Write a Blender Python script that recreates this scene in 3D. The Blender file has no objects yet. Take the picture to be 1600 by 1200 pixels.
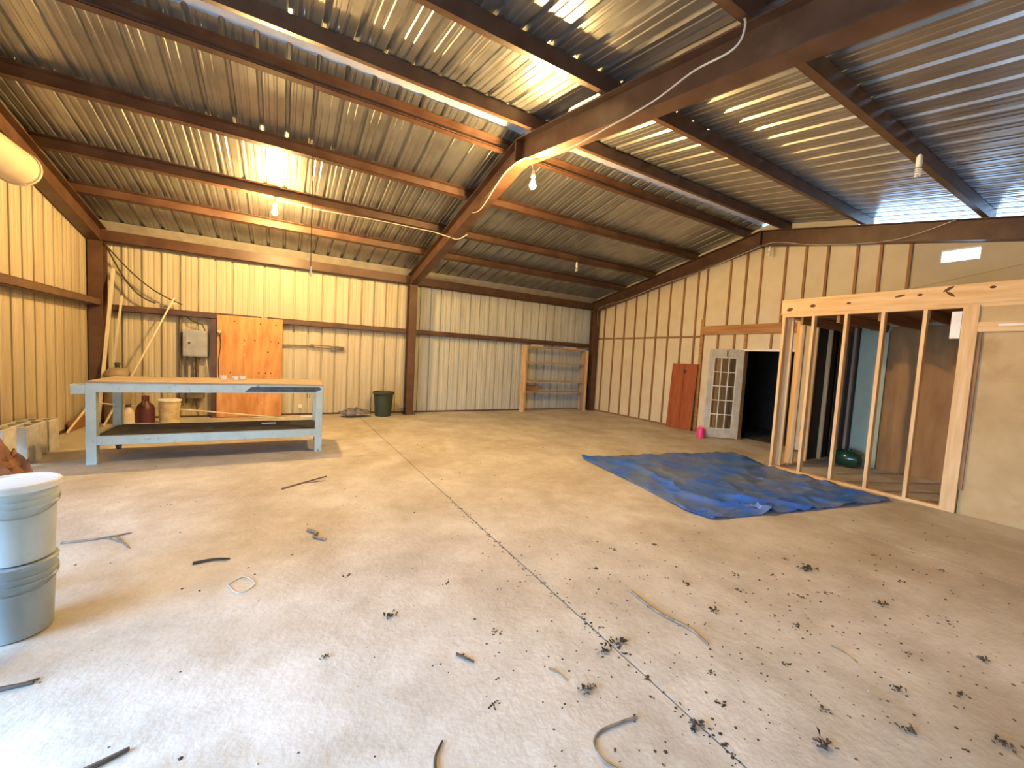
import bpy, math, random
from mathutils import Vector, Matrix, noise
random.seed(7)
S = bpy.context.scene
COL = S.collection

# ------------------------------------------------------------------ camera
H = 1.645
yaw, pitch, roll, FPX = 0.5266, -0.0647, 0.0539, 624.8
fw = Vector((math.sin(yaw)*math.cos(pitch), math.cos(yaw)*math.cos(pitch), math.sin(pitch)))
rt = Vector((math.cos(yaw), -math.sin(yaw), 0)); up = rt.cross(fw)
r2 = rt*math.cos(roll)+up*math.sin(roll); u2 = -rt*math.sin(roll)+up*math.cos(roll)
cd = bpy.data.cameras.new('camera'); cam = bpy.data.objects.new('camera', cd); COL.objects.link(cam)
cam.matrix_world = Matrix(((r2.x, u2.x, -fw.x, 0), (r2.y, u2.y, -fw.y, 0), (r2.z, u2.z, -fw.z, H), (0, 0, 0, 1)))
cd.sensor_fit = 'HORIZONTAL'; cd.sensor_width = 36; cd.lens = FPX/1600*36; cd.clip_start = 0.02
S.camera = cam

# ------------------------------------------------------------------ sky and exposure
w = bpy.data.worlds.new('sky'); S.world = w; w.use_nodes = True
bg = w.node_tree.nodes['Background']; bg.inputs[0].default_value = (0.38, 0.63, 1.0, 1); bg.inputs[1].default_value = 18.0
S.view_settings.view_transform = 'Standard'; S.view_settings.look = 'None'
S.view_settings.exposure = 0.75; S.view_settings.gamma = 1.0; S.view_settings.use_curve_mapping = False
BULB_STRENGTH = 3900.0
def portal(loc, rot, sx, sy):
    pl = bpy.data.lights.new('door_portal', 'AREA'); pl.shape = 'RECTANGLE'; pl.size = sx; pl.size_y = sy; pl.cycles.is_portal = True
    po = bpy.data.objects.new('door_portal', pl); COL.objects.link(po); po.location = loc; po.rotation_euler = rot
portal((-3.2, 1.7, 1.2), (0, -math.pi/2, 0), 2.4, 3.2)
portal((-3.2, 5.825, 0.20), (0, -math.pi/2, 0), 0.40, 2.85)

# ------------------------------------------------------------------ dimensions
D, XL, XR, XC, YF = 10.89, -3.12, 9.44, 2.97, -0.65
RY = 5.2
def raf(y):                      # underside of the rafters
    return 3.309+(D-y)*0.1995 if y > RY else 4.4445-(RY-y)*0.186
def roofz(y): return raf(y)+0.50
OPEN_Y0, OPEN_Y1, OPEN_Z = 0.1, 3.3, 2.4
ROLL_Y0, ROLL_Y1, ROLL_Z, ROLL_GAP = 4.4, 7.25, 3.40, 0.40      # roll-up door, curtain stopped above the floor   # big door opening in the left wall

# ------------------------------------------------------------------ materials
MATS = {}
def mat(name, c1, c2=None, scale=5.0, stretch=(1, 1, 1), rough=0.7, metal=0.0, bump=0.0, bscale=None, c3=None, s3=1.5, t3=(0.5, 0.7), detail=6, lo=0.35, hi=0.65, spec=0.5, coord='Object', nrough=0.5):
    m = bpy.data.materials.new(name); m.use_nodes = True; nt = m.node_tree; N = nt.nodes; L = nt.links
    b = N['Principled BSDF']; b.inputs['Roughness'].default_value = rough; b.inputs['Metallic'].default_value = metal
    b.inputs['Specular IOR Level'].default_value = spec
    c2 = c2 or tuple(x*0.75 for x in c1)
    tc = N.new('ShaderNodeTexCoord'); mp = N.new('ShaderNodeMapping'); mp.inputs['Scale'].default_value = stretch
    L.new(tc.outputs[coord], mp.inputs[0])
    nz = N.new('ShaderNodeTexNoise'); nz.inputs['Scale'].default_value = scale; nz.inputs['Detail'].default_value = detail; nz.inputs['Roughness'].default_value = nrough
    L.new(mp.outputs[0], nz.inputs['Vector'])
    rp = N.new('ShaderNodeValToRGB'); rp.color_ramp.elements[0].position = lo; rp.color_ramp.elements[1].position = hi
    rp.color_ramp.elements[0].color = (*c2, 1); rp.color_ramp.elements[1].color = (*c1, 1)
    L.new(nz.outputs['Fac'], rp.inputs[0]); out = rp.outputs[0]
    if c3:
        n3 = N.new('ShaderNodeTexNoise'); n3.inputs['Scale'].default_value = s3; n3.inputs['Detail'].default_value = 8; n3.inputs['Roughness'].default_value = 0.65
        L.new(mp.outputs[0] if coord == 'Object' else tc.outputs[coord], n3.inputs['Vector'])
        r3 = N.new('ShaderNodeValToRGB'); r3.color_ramp.elements[0].position = t3[0]; r3.color_ramp.elements[1].position = t3[1]
        r3.color_ramp.elements[0].color = (0, 0, 0, 1); r3.color_ramp.elements[1].color = (1, 1, 1, 1)
        L.new(n3.outputs['Fac'], r3.inputs[0])
        mx = N.new('ShaderNodeMix'); mx.data_type = 'RGBA'; L.new(r3.outputs[0], mx.inputs['Factor'])
        L.new(out, mx.inputs[6]); mx.inputs[7].default_value = (*c3, 1); out = mx.outputs[2]
    L.new(out, b.inputs['Base Color'])
    if bump:
        nb = N.new('ShaderNodeTexNoise'); nb.inputs['Scale'].default_value = bscale or scale*4; nb.inputs['Detail'].default_value = 8
        L.new(mp.outputs[0], nb.inputs['Vector'])
        bp = N.new('ShaderNodeBump'); bp.inputs['Strength'].default_value = bump; bp.inputs['Distance'].default_value = 0.01
        L.new(nb.outputs['Fac'], bp.inputs['Height']); L.new(bp.outputs[0], b.inputs['Normal'])
    MATS[name] = m
    return m

mat('concrete', (0.62, 0.59, 0.54), (0.40, 0.36, 0.30), 1.6, rough=0.62, bump=0.45, bscale=28, c3=(0.31, 0.245, 0.165), s3=0.7, t3=(0.48, 0.76), detail=14, nrough=0.72)
mat('joint', (0.05, 0.04, 0.03), rough=0.95)
mat('soil', (0.34, 0.34, 0.33), (0.26, 0.26, 0.25), 3, rough=0.95)
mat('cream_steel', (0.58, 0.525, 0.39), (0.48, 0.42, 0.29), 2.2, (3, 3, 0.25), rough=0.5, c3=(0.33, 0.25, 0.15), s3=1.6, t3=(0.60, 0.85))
mat('cream_steel_dim', (0.45, 0.385, 0.275), (0.37, 0.305, 0.205), 2.2, (3, 3, 0.25), rough=0.55, c3=(0.27, 0.20, 0.12), s3=1.6, t3=(0.60, 0.85))  # cream steel darkened to paint in the left wall's dimmer light
mat('white_steel', (0.58, 0.59, 0.53), (0.47, 0.465, 0.38), 2.2, (3, 3, 0.25), rough=0.5, c3=(0.30, 0.26, 0.18), s3=1.6, t3=(0.60, 0.85))
mat('galvanised', (0.42, 0.43, 0.43), (0.32, 0.325, 0.32), 6.0, (1, 0.4, 1), rough=0.30, metal=0.85, bump=0.05, bscale=30)
mat('galvanised_cap', (0.66, 0.66, 0.67), (0.56, 0.56, 0.57), 6.0, rough=0.45, metal=0.4)
mat('galvanised_shaded', (0.26, 0.235, 0.19), (0.2, 0.18, 0.14), 5, rough=0.75)  # darkened grey-tan puts the eave's shade into the closure strip's colour
mat('red_oxide', (0.115, 0.058, 0.033), (0.075, 0.034, 0.018), 4, rough=0.42, c3=(0.14, 0.085, 0.052), s3=3, t3=(0.55, 0.8))
mat('teal_paint', (0.46, 0.545, 0.515), (0.38, 0.46, 0.43), 4, rough=0.5, c3=(0.14, 0.13, 0.11), s3=9, t3=(0.62, 0.72))
mat('black_scuff', (0.03, 0.035, 0.04), (0.07, 0.09, 0.10), 8, rough=0.6)
mat('dirty_board', (0.42, 0.33, 0.24), (0.30, 0.23, 0.16), 3, (0.6, 3, 1), rough=0.8, c3=(0.16, 0.12, 0.09), s3=4, t3=(0.6, 0.75))
mat('dark_board', (0.10, 0.085, 0.07), (0.05, 0.045, 0.04), 4, rough=0.85, c3=(0.2, 0.16, 0.12), s3=5, t3=(0.55, 0.75))
def wood(name, c1, c2, axis, **k):
    st = [7, 7, 7]; st[axis] = 0.55
    return mat(name, c1, c2, 2.4, tuple(st), rough=0.65, bump=0.08, bscale=10, lo=0.3, hi=0.62, **k)
for i, ax in enumerate('xyz'):
    wood('pine_'+ax, (0.74, 0.52, 0.27), (0.60, 0.36, 0.14), i, c3=(0.40, 0.17, 0.05), s3=1.1, t3=(0.64, 0.70))
    wood('brown_stud_'+ax, (0.33, 0.16, 0.055), (0.20, 0.085, 0.028), i)
    wood('grey_wood_'+ax, (0.42, 0.30, 0.20), (0.27, 0.18, 0.11), i)
wood('header_wood', (0.44, 0.22, 0.07), (0.28, 0.12, 0.035), 1)
mat('plywood', (0.62, 0.30, 0.10), (0.47, 0.19, 0.05), 2.2, (4, 4, 0.8), rough=0.6, c3=(0.70, 0.38, 0.15), s3=1.2, t3=(0.45, 0.65))
mat('plywood_dark', (0.36, 0.20, 0.07), (0.26, 0.13, 0.04), 2.0, (1, 3, 0.7), rough=0.7)
mat('knot', (0.11, 0.035, 0.012), rough=0.7)
mat('particle_board', (0.55, 0.40, 0.20), (0.44, 0.30, 0.13), 1.8, rough=0.75, c3=(0.33, 0.20, 0.08), s3=1.0, t3=(0.55, 0.8))
mat('insulation', (0.66, 0.575, 0.385), (0.60, 0.51, 0.32), 2.5, rough=0.85, c3=(0.42, 0.32, 0.17), s3=3, t3=(0.66, 0.8))
mat('drywall', (0.56, 0.49, 0.33), (0.50, 0.43, 0.28), 2, rough=0.9)
mat('mint', (0.42, 0.48, 0.36), (0.36, 0.42, 0.31), 3, rough=0.8)
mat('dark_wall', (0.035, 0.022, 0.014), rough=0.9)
mat('white_paint', (0.74, 0.74, 0.70), (0.62, 0.60, 0.54), 5, rough=0.5)
mat('door_paint', (0.58, 0.55, 0.44), (0.45, 0.41, 0.30), 5, rough=0.55, c3=(0.28, 0.2, 0.1), s3=4, t3=(0.6, 0.8))
wood('mahogany', (0.34, 0.085, 0.022), (0.24, 0.05, 0.012), 2)
mat('grey_metal', (0.40, 0.41, 0.40), (0.32, 0.33, 0.32), 6, rough=0.45, metal=0.2)
mat('dark_metal', (0.06, 0.055, 0.05), (0.11, 0.09, 0.07), 8, rough=0.5, metal=0.4)
mat('conduit', (0.20, 0.17, 0.13), (0.12, 0.10, 0.08), 8, rough=0.5, metal=0.3)
mat('can_green', (0.035, 0.055, 0.045), (0.025, 0.04, 0.033), 5, rough=0.55)
mat('bottle_green', (0.01, 0.055, 0.03), (0.008, 0.04, 0.022), 5, rough=0.18)
mat('cloth_grey', (0.20, 0.19, 0.21), (0.12, 0.115, 0.13), 9, rough=0.9, bump=0.4, bscale=14)
mat('tarp_blue', (0.02, 0.14, 0.62), (0.015, 0.10, 0.46), 3, rough=0.34, bump=0.15, bscale=6, c3=(0.12, 0.17, 0.29), s3=1.3, t3=(0.42, 0.60))
mat('pail', (0.50, 0.57, 0.58), (0.40, 0.47, 0.48), 3, rough=0.32, c3=(0.30, 0.34, 0.34), s3=6, t3=(0.6, 0.8))
mat('pail_dark', (0.32, 0.38, 0.40), (0.25, 0.30, 0.32), 3, rough=0.35, c3=(0.18, 0.2, 0.2), s3=6, t3=(0.6, 0.8))
mat('pail_lid', (0.72, 0.75, 0.76), (0.64, 0.67, 0.68), 3, rough=0.35, c3=(0.12, 0.11, 0.1), s3=11, t3=(0.66, 0.71))
mat('block', (0.62, 0.60, 0.55), (0.48, 0.45, 0.39), 6, rough=0.95, bump=0.6, bscale=40, c3=(0.22, 0.18, 0.13), s3=2.2, t3=(0.58, 0.72))
mat('cardboard', (0.28, 0.14, 0.08), (0.18, 0.085, 0.045), 5, rough=0.9, bump=0.4, bscale=12)
mat('pvc', (0.72, 0.64, 0.50), (0.62, 0.53, 0.40), 5, rough=0.5)
mat('pink', (0.80, 0.045, 0.22), (0.7, 0.035, 0.18), 4, rough=0.4)
mat('maroon', (0.10, 0.02, 0.024), (0.075, 0.015, 0.018), 4, rough=0.45)
mat('tan_tank', (0.36, 0.29, 0.19), (0.28, 0.22, 0.14), 4, rough=0.55)
mat('cream_bag', (0.66, 0.56, 0.36), (0.48, 0.38, 0.21), 9, rough=0.8, bump=0.8, bscale=9)
mat('ivory_plastic', (0.66, 0.58, 0.47), (0.58, 0.5, 0.4), 6, rough=0.5)
mat('white_plastic', (0.88, 0.87, 0.84), (0.74, 0.73, 0.69), 6, rough=0.4)
mat('cable_white', (0.70, 0.64, 0.52), rough=0.5)
mat('cable_black', (0.06, 0.045, 0.03), rough=0.6)
mat('twig', (0.30, 0.23, 0.165), (0.16, 0.115, 0.08), 20, rough=0.9)
mat('dark_twig', (0.06, 0.04, 0.03), (0.1, 0.07, 0.05), 20, rough=0.9)
mat('leaf_litter', (0.085, 0.06, 0.042), (0.03, 0.022, 0.017), 3, rough=0.95)
mat('pale_crumb', (0.62, 0.60, 0.56), (0.5, 0.47, 0.42), 8, rough=0.9)
mat('barrel', (0.62, 0.53, 0.38), (0.54, 0.45, 0.31), 4, rough=0.5)
mat('screw', (0.8, 0.8, 0.78), rough=0.25, metal=1.0)
mat('lamp_off', (0.82, 0.80, 0.74), rough=0.3)
m = bpy.data.materials.new('lit_bulb'); m.use_nodes = True; nt = m.node_tree
em = nt.nodes.new('ShaderNodeEmission'); em.inputs[0].default_value = (1.0, 0.62, 0.22, 1); em.inputs[1].default_value = BULB_STRENGTH
nt.links.new(em.outputs[0], nt.nodes['Material Output'].inputs[0]); MATS['lit_bulb'] = m
m = bpy.data.materials.new('glass'); m.use_nodes = True; b = m.node_tree.nodes['Principled BSDF']
b.inputs['Base Color'].default_value = (0.42, 0.36, 0.27, 1); b.inputs['Roughness'].default_value = 0.06; b.inputs['Transmission Weight'].default_value = 0.9; b.inputs['IOR'].default_value = 1.45
MATS['glass'] = m

# ------------------------------------------------------------------ mesh helpers
class MB:
    def __init__(s): s.v = []; s.f = []
    def box(s, x0, y0, z0, x1, y1, z1):
        n = len(s.v)
        s.v += [Vector(p) for p in ((x0,y0,z0),(x1,y0,z0),(x1,y1,z0),(x0,y1,z0),(x0,y0,z1),(x1,y0,z1),(x1,y1,z1),(x0,y1,z1))]
        s.f += [(n+a,n+b,n+c,n+d) for a,b,c,d in ((0,3,2,1),(4,5,6,7),(0,1,5,4),(1,2,6,5),(2,3,7,6),(3,0,4,7))]
        return s
    def bar(s, p, q, wd, ht, up=(0, 0, 1)):
        p = Vector(p); q = Vector(q); d = (q-p).normalized(); u = Vector(up)
        if abs(d.dot(u)) > 0.98: u = Vector((0, 1, 0))
        a = d.cross(u).normalized(); b = a.cross(d).normalized(); n = len(s.v)
        for e in (p, q):
            for i, j in ((-1,-1),(1,-1),(1,1),(-1,1)): s.v.append(e+a*(i*wd/2)+b*(j*ht/2))
        s.f += [(n,n+1,n+2,n+3),(n+7,n+6,n+5,n+4),(n,n+4,n+5,n+1),(n+1,n+5,n+6,n+2),(n+2,n+6,n+7,n+3),(n+3,n+7,n+4,n)]
        return s
    def tube(s, pts, r, n=8, caps=True):
        pts = [Vector(p) for p in pts]; rr = r if isinstance(r, (list, tuple)) else [r]*len(pts); base = len(s.v)
        a = None
        for i, p in enumerate(pts):
            d = (pts[min(i+1, len(pts)-1)]-pts[max(i-1, 0)]).normalized()
            if a is None:
                a = d.cross(Vector((0, 0, 1)) if abs(d.z) < 0.9 else Vector((0, 1, 0))).normalized()
            a = (a-d*a.dot(d)).normalized(); b = d.cross(a)
            for k in range(n):
                t = 2*math.pi*k/n; s.v.append(p+(a*math.cos(t)+b*math.sin(t))*rr[i])
        for i in range(len(pts)-1):
            for k in range(n):
                k2 = (k+1) % n; s.f.append((base+i*n+k, base+i*n+k2, base+(i+1)*n+k2, base+(i+1)*n+k))
        if caps:
            s.f.append(tuple(base+k for k in range(n))[::-1]); s.f.append(tuple(base+(len(pts)-1)*n+k for k in range(n)))
        return s
    def lathe(s, prof, c=(0, 0, 0), n=24, rib=0.0, nr=0):
        base = len(s.v); c = Vector(c)
        for r, z in prof:
            for k in range(n):
                t = 2*math.pi*k/n; q = r*(1+(rib*math.cos(nr*t) if nr else 0)); s.v.append(c+Vector((q*math.cos(t), q*math.sin(t), z)))
        for i in range(len(prof)-1):
            for k in range(n):
                k2 = (k+1) % n; s.f.append((base+i*n+k, base+i*n+k2, base+(i+1)*n+k2, base+(i+1)*n+k))
        s.f.append(tuple(base+k for k in range(n))[::-1]); s.f.append(tuple(base+(len(prof)-1)*n+k for k in range(n)))
        return s
    def extrude(s, prof, fn0, fn1):
        """profile of 2D points swept between two mappings, closed"""
        n = len(prof); b = len(s.v)
        s.v += [Vector(fn0(*p)) for p in prof]+[Vector(fn1(*p)) for p in prof]
        for k in range(n):
            k2 = (k+1) % n; s.f.append((b+k, b+k2, b+n+k2, b+n+k))
        s.f.append(tuple(range(b, b+n))[::-1]); s.f.append(tuple(range(b+n, b+2*n)))
        return s
    def mesh(s, name, off):
        me = bpy.data.meshes.new(name); me.from_pydata([tuple(v-off) for v in s.v], [], s.f); me.update(); return me
    def build(s, name, m, parent=None, local=False, smooth=False, bevel=0.0, solid=0.0, recalc=True):
        if parent is not None: off = Vector((0, 0, 0)) if local else Vector(parent['_o'])
        else:
            xs = [v.x for v in s.v]; ys = [v.y for v in s.v]; zs = [v.z for v in s.v]
            off = Vector(((min(xs)+max(xs))/2, (min(ys)+max(ys))/2, min(zs)))
        me = s.mesh(name, off)
        if recalc:
            import bmesh
            bm = bmesh.new(); bm.from_mesh(me); bmesh.ops.recalc_face_normals(bm, faces=bm.faces); bm.to_mesh(me); bm.free()
        o = bpy.data.objects.new(name, me); COL.objects.link(o); me.materials.append(MATS[m])
        if parent is not None: o.parent = parent; o['_o'] = tuple(parent['_o']) if not local else (0, 0, 0)
        else: o.location = off; o['_o'] = tuple(off)
        if smooth:
            for p in me.polygons: p.use_smooth = True
            try: me.set_sharp_from_angle(angle=math.radians(40))
            except Exception: pass
        if solid:
            md = o.modifiers.new('thick', 'SOLIDIFY'); md.thickness = solid; md.offset = 0
        if bevel:
            md = o.modifiers.new('bevel', 'BEVEL'); md.width = bevel; md.segments = 2; md.limit_method = 'ANGLE'
        return o

def tag(o, label, cat, group=None):
    o['label'] = label; o['category'] = cat
    if group: o['group'] = group
    return o
def thing(name, label, cat, loc=(0, 0, 0), rotz=0.0, group=None):
    o = bpy.data.objects.new(name, None); COL.objects.link(o); o.location = loc; o.rotation_euler = (0, 0, rotz); o['_o'] = tuple(loc)
    o.empty_display_size = 0.1
    return tag(o, label, cat, group)
def frame(name):
    o = bpy.data.objects.new(name, None); COL.objects.link(o); o['_o'] = (0, 0, 0); o['kind'] = 'structure'; return o
def struct(o): o['kind'] = 'structure'; return o
def box(*a): return MB().box(*a)

# ------------------------------------------------------------------ floor: slabs with open joints
fl = struct(box(XL-0.3, YF-0.3, -0.20, XR+0.4, D+0.3, -0.03).build('floor', 'joint'))
J = 1.70; J2 = 5.29
def slab(x0, x1, y0, y1):
    b = MB(); nx, ny = max(2, int((x1-x0)/0.25)), max(2, int((y1-y0)/0.25)); n0 = len(b.v)
    top = lambda i, j: n0+i*(ny+1)+j
    for i in range(nx+1):
        for j in range(ny+1):
            x = x0+(x1-x0)*i/nx; y = y0+(y1-y0)*j/ny
            jx = 0.004*noise.noise((x*3, y*5, 0)) if i in (0, nx) else 0
            b.v.append(Vector((x+jx, y, 0.0)))
    for i in range(nx):
        for j in range(ny): b.f.append((top(i,j), top(i+1,j), top(i+1,j+1), top(i,j+1)))
    ring = [top(i,0) for i in range(nx+1)]+[top(nx,j) for j in range(1,ny+1)]+[top(i,ny) for i in range(nx-1,-1,-1)]+[top(0,j) for j in range(ny-1,0,-1)]
    b0 = len(b.v); b.v += [b.v[k]-Vector((0,0,0.03)) for k in ring]; n = len(ring)
    for k in range(n): b.f.append((ring[k], b0+k, b0+(k+1)%n, ring[(k+1)%n]))
    return b.build('concrete_slab', 'concrete', fl)
xs = [XL-0.3, J, J2, XR+0.4]; g = 0.006
for i in range(3): slab(xs[i]+(g if i else 0), xs[i+1]-(g if i < 2 else 0), YF-0.3, D+0.3)
struct(box(-40, -40, -0.30, 45, 50, -0.21).build('ground', 'soil'))

# ------------------------------------------------------------------ corrugated sheets
PER = 0.302
def rib_profile(nper, ow, iw, dep, minor=True):
    """(along, outward) points of the sheet, inside surface; rib recess at the start of each period"""
    pts = []
    for k in range(nper):
        o = k*PER
        pts += [(o, 0), (o+(ow-iw)/2, dep), (o+(ow+iw)/2, dep), (o+ow, 0)]
        if minor:
            for c in (0.36, 0.66):
                pts += [(o+PER*c-0.022, 0), (o+PER*c-0.012, 0.006), (o+PER*c+0.012, 0.006), (o+PER*c+0.022, 0)]
    pts.append((nper*PER, 0))
    return pts
def sheet(prof, lo, hi, name, m, parent):
    """lo/hi map (along, out) to the two ends of the sheet"""
    b = MB(); n = len(prof)
    b.v += [Vector(lo(*p)) for p in prof]+[Vector(hi(*p)) for p in prof]
    b.f += [(k, k+1, n+k+1, n+k) for k in range(n-1)]
    return b.build(name, m, parent, recalc=False)
wp = rib_profile(3, 0.044, 0.034, 0.050)
def clip(prof, x0, a, b):
    return [p for p in prof if a-1e-6 <= x0+p[0] <= b+1e-6]
wb = frame('wall_back')
x = 0.24-12*PER+0.0
while x < XR+0.2:
    pr = clip(wp, x, XL-0.05, XR+0.12)
    if len(pr) > 1:
        mname = 'white_steel' if x > XC-0.3 else 'cream_steel'
        sheet(pr, lambda a, o: (x+a, D+o, 0.03), lambda a, o: (x+a, D+o, roofz(D)+0.02), 'wall_panel', mname, wb)
    x += 3*PER
box(XL, D-0.06, 0.0, XR, D+0.05, 0.035).build('base_angle', 'red_oxide', wb)
wl = frame('wall_left')
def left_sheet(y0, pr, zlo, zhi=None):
    sheet(pr, lambda a, o: (XL-o, y0+a, zlo), lambda a, o: (XL-o, y0+a, (roofz(y0+a)+0.02) if zhi is None else zhi), 'wall_panel', 'cream_steel_dim', wl)
y = 7.99-9*PER*3
while y < D+0.1:
    for a, b_, zl in ((YF, OPEN_Y0, 0.03), (OPEN_Y0, OPEN_Y1, OPEN_Z), (OPEN_Y1, ROLL_Y0, 0.03), (ROLL_Y0, ROLL_Y1, ROLL_Z), (ROLL_Y1, D+0.02, 0.03)):
        pr = clip(wp, y, a, b_)
        lo_, hi_ = max(a, y), min(b_, y+3*PER)
        if hi_-lo_ > 0.01:
            ins = []
            if lo_ > y+1e-6: ins = [(lo_-y, 0)]
            end = [(hi_-y, 0)] if hi_ < y+3*PER-1e-6 else []
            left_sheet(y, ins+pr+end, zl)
    y += 3*PER
for a_, b_ in ((OPEN_Y1, ROLL_Y0), (ROLL_Y1, D)): box(XL-0.06, a_, 0.0, XL+0.02, b_, 0.05).build('base_angle', 'red_oxide', wl)
for yy in (OPEN_Y0, OPEN_Y1): box(XL-0.06, yy-0.05, 0, XL+0.14, yy+0.05, OPEN_Z+0.1).build('door_jamb', 'red_oxide', wl)
box(XL-0.06, OPEN_Y0, OPEN_Z, XL+0.14, OPEN_Y1, OPEN_Z+0.1).build('door_head', 'red_oxide', wl)
wf = frame('wall_front')
x = 0.24-12*PER
while x < XR+0.2:
    pr = clip(wp, x, XL-0.05, XR+0.12)
    if len(pr) > 1: sheet(pr, lambda a, o: (x+a, YF-o, 0.03), lambda a, o: (x+a, YF-o, roofz(YF)+0.02), 'wall_panel', 'cream_steel', wf)
    x += 3*PER
# roof
ce = frame('ceiling')
rp_ = rib_profile(3, 0.066, 0.030, 0.034)
x = XL-0.20; first = {}
while x < XR+0.1:
    for side, (ya, yb) in enumerate(((RY+0.10, D+0.12), (YF-0.15, RY-0.10))):
        if side in first:
            o = bpy.data.objects.new('roof_panel', first[side]); COL.objects.link(o); o.parent = ce; o.location = (x-(XL-0.20), 0, 0)
        else:
            o = sheet(rp_, lambda a, q: (x+a, ya, roofz(ya)+q), lambda a, q: (x+a, yb, roofz(yb)+q), 'roof_panel', 'galvanised', ce)
            first[side] = o.data
    x += 3*PER
rc = MB()
for sg in (1, -1):
    ye = RY+sg*0.32
    rc.extrude([(0, 0), (0.32, 0), (0.32, 0.004), (0, 0.004)], lambda a, c: (XL-0.2, RY+sg*a, roofz(RY+sg*a)+0.036+c), lambda a, c: (XR+0.15, RY+sg*a, roofz(RY+sg*a)+0.036+c))
rc.build('ridge_cap', 'galvanised_cap', ce)

sc = MB()
for y_ in (6.90, 5.56, 4.70, 3.32, 1.82):
    for k in range(0, 42):
        for dy in (0.11,):
            xk = XL-0.2+k*PER+0.15; yy_ = y_-dy; zk = roofz(yy_)
            sc.tube([(xk, yy_, zk+0.002), (xk, yy_, zk-0.022)], [0.006, 0.002], 5)
o = sc.build('screw_tips', 'screw', ce); o['kind'] = 'stuff'

# ------------------------------------------------------------------ steel frame
def beam_profile(o, name, X, path, depth, wid, m='red_oxide', parent=None):
    b = MB(); t = 0.014
    for (y0, z0), (y1, z1) in zip(path[:-1], path[1:]):
        for (za, zb, hw) in ((0, t, wid/2), (depth-t, depth, wid/2), (t, depth-t, 0.006)):
            b.extrude([(-hw, za), (hw, za), (hw, zb), (-hw, zb)], lambda a, c: (X+a, y0, z0+c), lambda a, c: (X+a, y1, z1+c))
    return b.build(name, m, parent)
RD = 0.33
for X, lab in ((XL+0.12, 'brown steel rafter running up the left gable wall'), (XC, 'brown steel rafter crossing the middle of the roof with cable along it'), (XR-0.145, 'brown steel rafter along the top of the insulated right wall')):
    t = thing('rafter', lab, 'beam', (X, RY, raf(RY)), group='steel rafters')
    beam_profile(None, 'sloping_beam', X, [(D-0.22, raf(D-0.22)), (RY, raf(RY))], RD, 0.20, parent=t)
    beam_profile(None, 'sloping_beam', X, [(RY, raf(RY)), (YF+0.05, raf(YF+0.05))], RD, 0.20, parent=t)
    box(X-0.10, RY-0.012, raf(RY)-0.03, X+0.10, RY+0.012, raf(RY)+RD).build('splice_plate', 'red_oxide', t)
def column(X, y0, y1, ztop, label):
    t = thing('steel_column', label, 'column', (X, (y0+y1)/2, 0), group='steel columns')
    b = MB().box(X-0.10, y0, 0.012, X+0.10, y0+0.014, ztop).box(X-0.10, y1-0.014, 0.012, X+0.10, y1, ztop).box(X-0.006, y0+0.014, 0.012, X+0.006, y1-0.014, ztop)
    b.build('shaft', 'red_oxide', t)
    box(X-0.14, y0-0.03, 0.0, X+0.14, y1+0.02, 0.014).build('base_plate', 'red_oxide', t)
column(XC, D-0.46, D-0.21, raf(D-0.4)+0.02, 'brown steel column at the middle of the back wall')
column(XL+0.12, D-0.46, D-0.21, raf(D-0.4)+0.02, 'brown steel column in the back left corner')
column(XR-0.16, D-0.46, D-0.21, raf(D-0.4)+0.02, 'brown steel column in the back right corner beside the shelf')
PUR = [(9.42, 'second purlin up from the back wall'), (8.25, 'purlin with the rear lit bulb hanging under it'), (6.90, 'third purlin up from the back wall, below the ridge pair'), (5.56, 'purlin just behind the roof ridge'),
       (4.70, 'purlin just in front of the roof ridge'), (3.32, 'first purlin down the near slope from the ridge'), (1.82, 'purlin on the near slope with the unlit spiral bulb'), (0.45, 'nearest purlin above the camera')]
def purlin(y, label):
    # C section: web with a bottom and a top flange
    far = y > RY; sl = 0.1995 if far else -0.186; z = raf(y)+RD
    sg = -1 if far else 1
    b = MB()
    for (a0, a1, c0, c1) in ((-0.005, 0.005, 0, 0.165), (0, sg*0.075, 0, 0.006), (0, sg*0.075, 0.159, 0.165), (sg*0.069, sg*0.075, 0, 0.02)):
        b.extrude([(a0, c0-a0*sl), (a1, c0-a1*sl), (a1, c1-a1*sl), (a0, c1-a0*sl)], lambda a, c: (XL-0.08, y+a, z+c), lambda a, c: (XR+0.10, y+a, z+c))
    tag(b.build('purlin', 'red_oxide'), 'brown steel '+label, 'beam', 'roof purlins')
for y_, lab in PUR: purlin(y_, lab)
b = MB()
z0 = 3.45
b.box(XL+0.03, D-0.20, z0, XR-0.05, D-0.012, z0+0.012).box(XL+0.03, D-0.20, z0, XR-0.05, D-0.19, z0+0.215)
es = thing('eave_strut', 'brown steel eave beam along the top of the back wall', 'beam', ((XL+XR)/2, D-0.1, z0))
b.build('beam', 'red_oxide', es)
box(XL+0.03, D-0.19, z0+0.215, XR-0.05, D-0.186, roofz(D-0.19)-0.004).build('closure_strip', 'galvanised_shaded', es)
def girt(p0, p1, label, inward):
    p0 = Vector(p0); p1 = Vector(p1); n = Vector(inward); b = MB()
    h = 0.19
    def q(base, a, c): return base+n*a+Vector((0, 0, c-h/2))
    for (a0, a1, c0, c1) in ((0.01, 0.19, 0, 0.008), (0.01, 0.19, h-0.075, h-0.067), (0.182, 0.19, 0, h-0.07)):
        b.extrude([(a0,c0),(a1,c0),(a1,c1),(a0,c1)], lambda a, c: q(p0, a, c), lambda a, c: q(p1, a, c))
    tag(b.build('wall_girt', 'red_oxide'), label, 'beam', 'wall girts')
girt((XL+0.22, D, 2.24), (XC-0.10, D, 2.24), 'brown steel wall girt behind the table, over the plywood sheet', (0, -1, 0))
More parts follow.
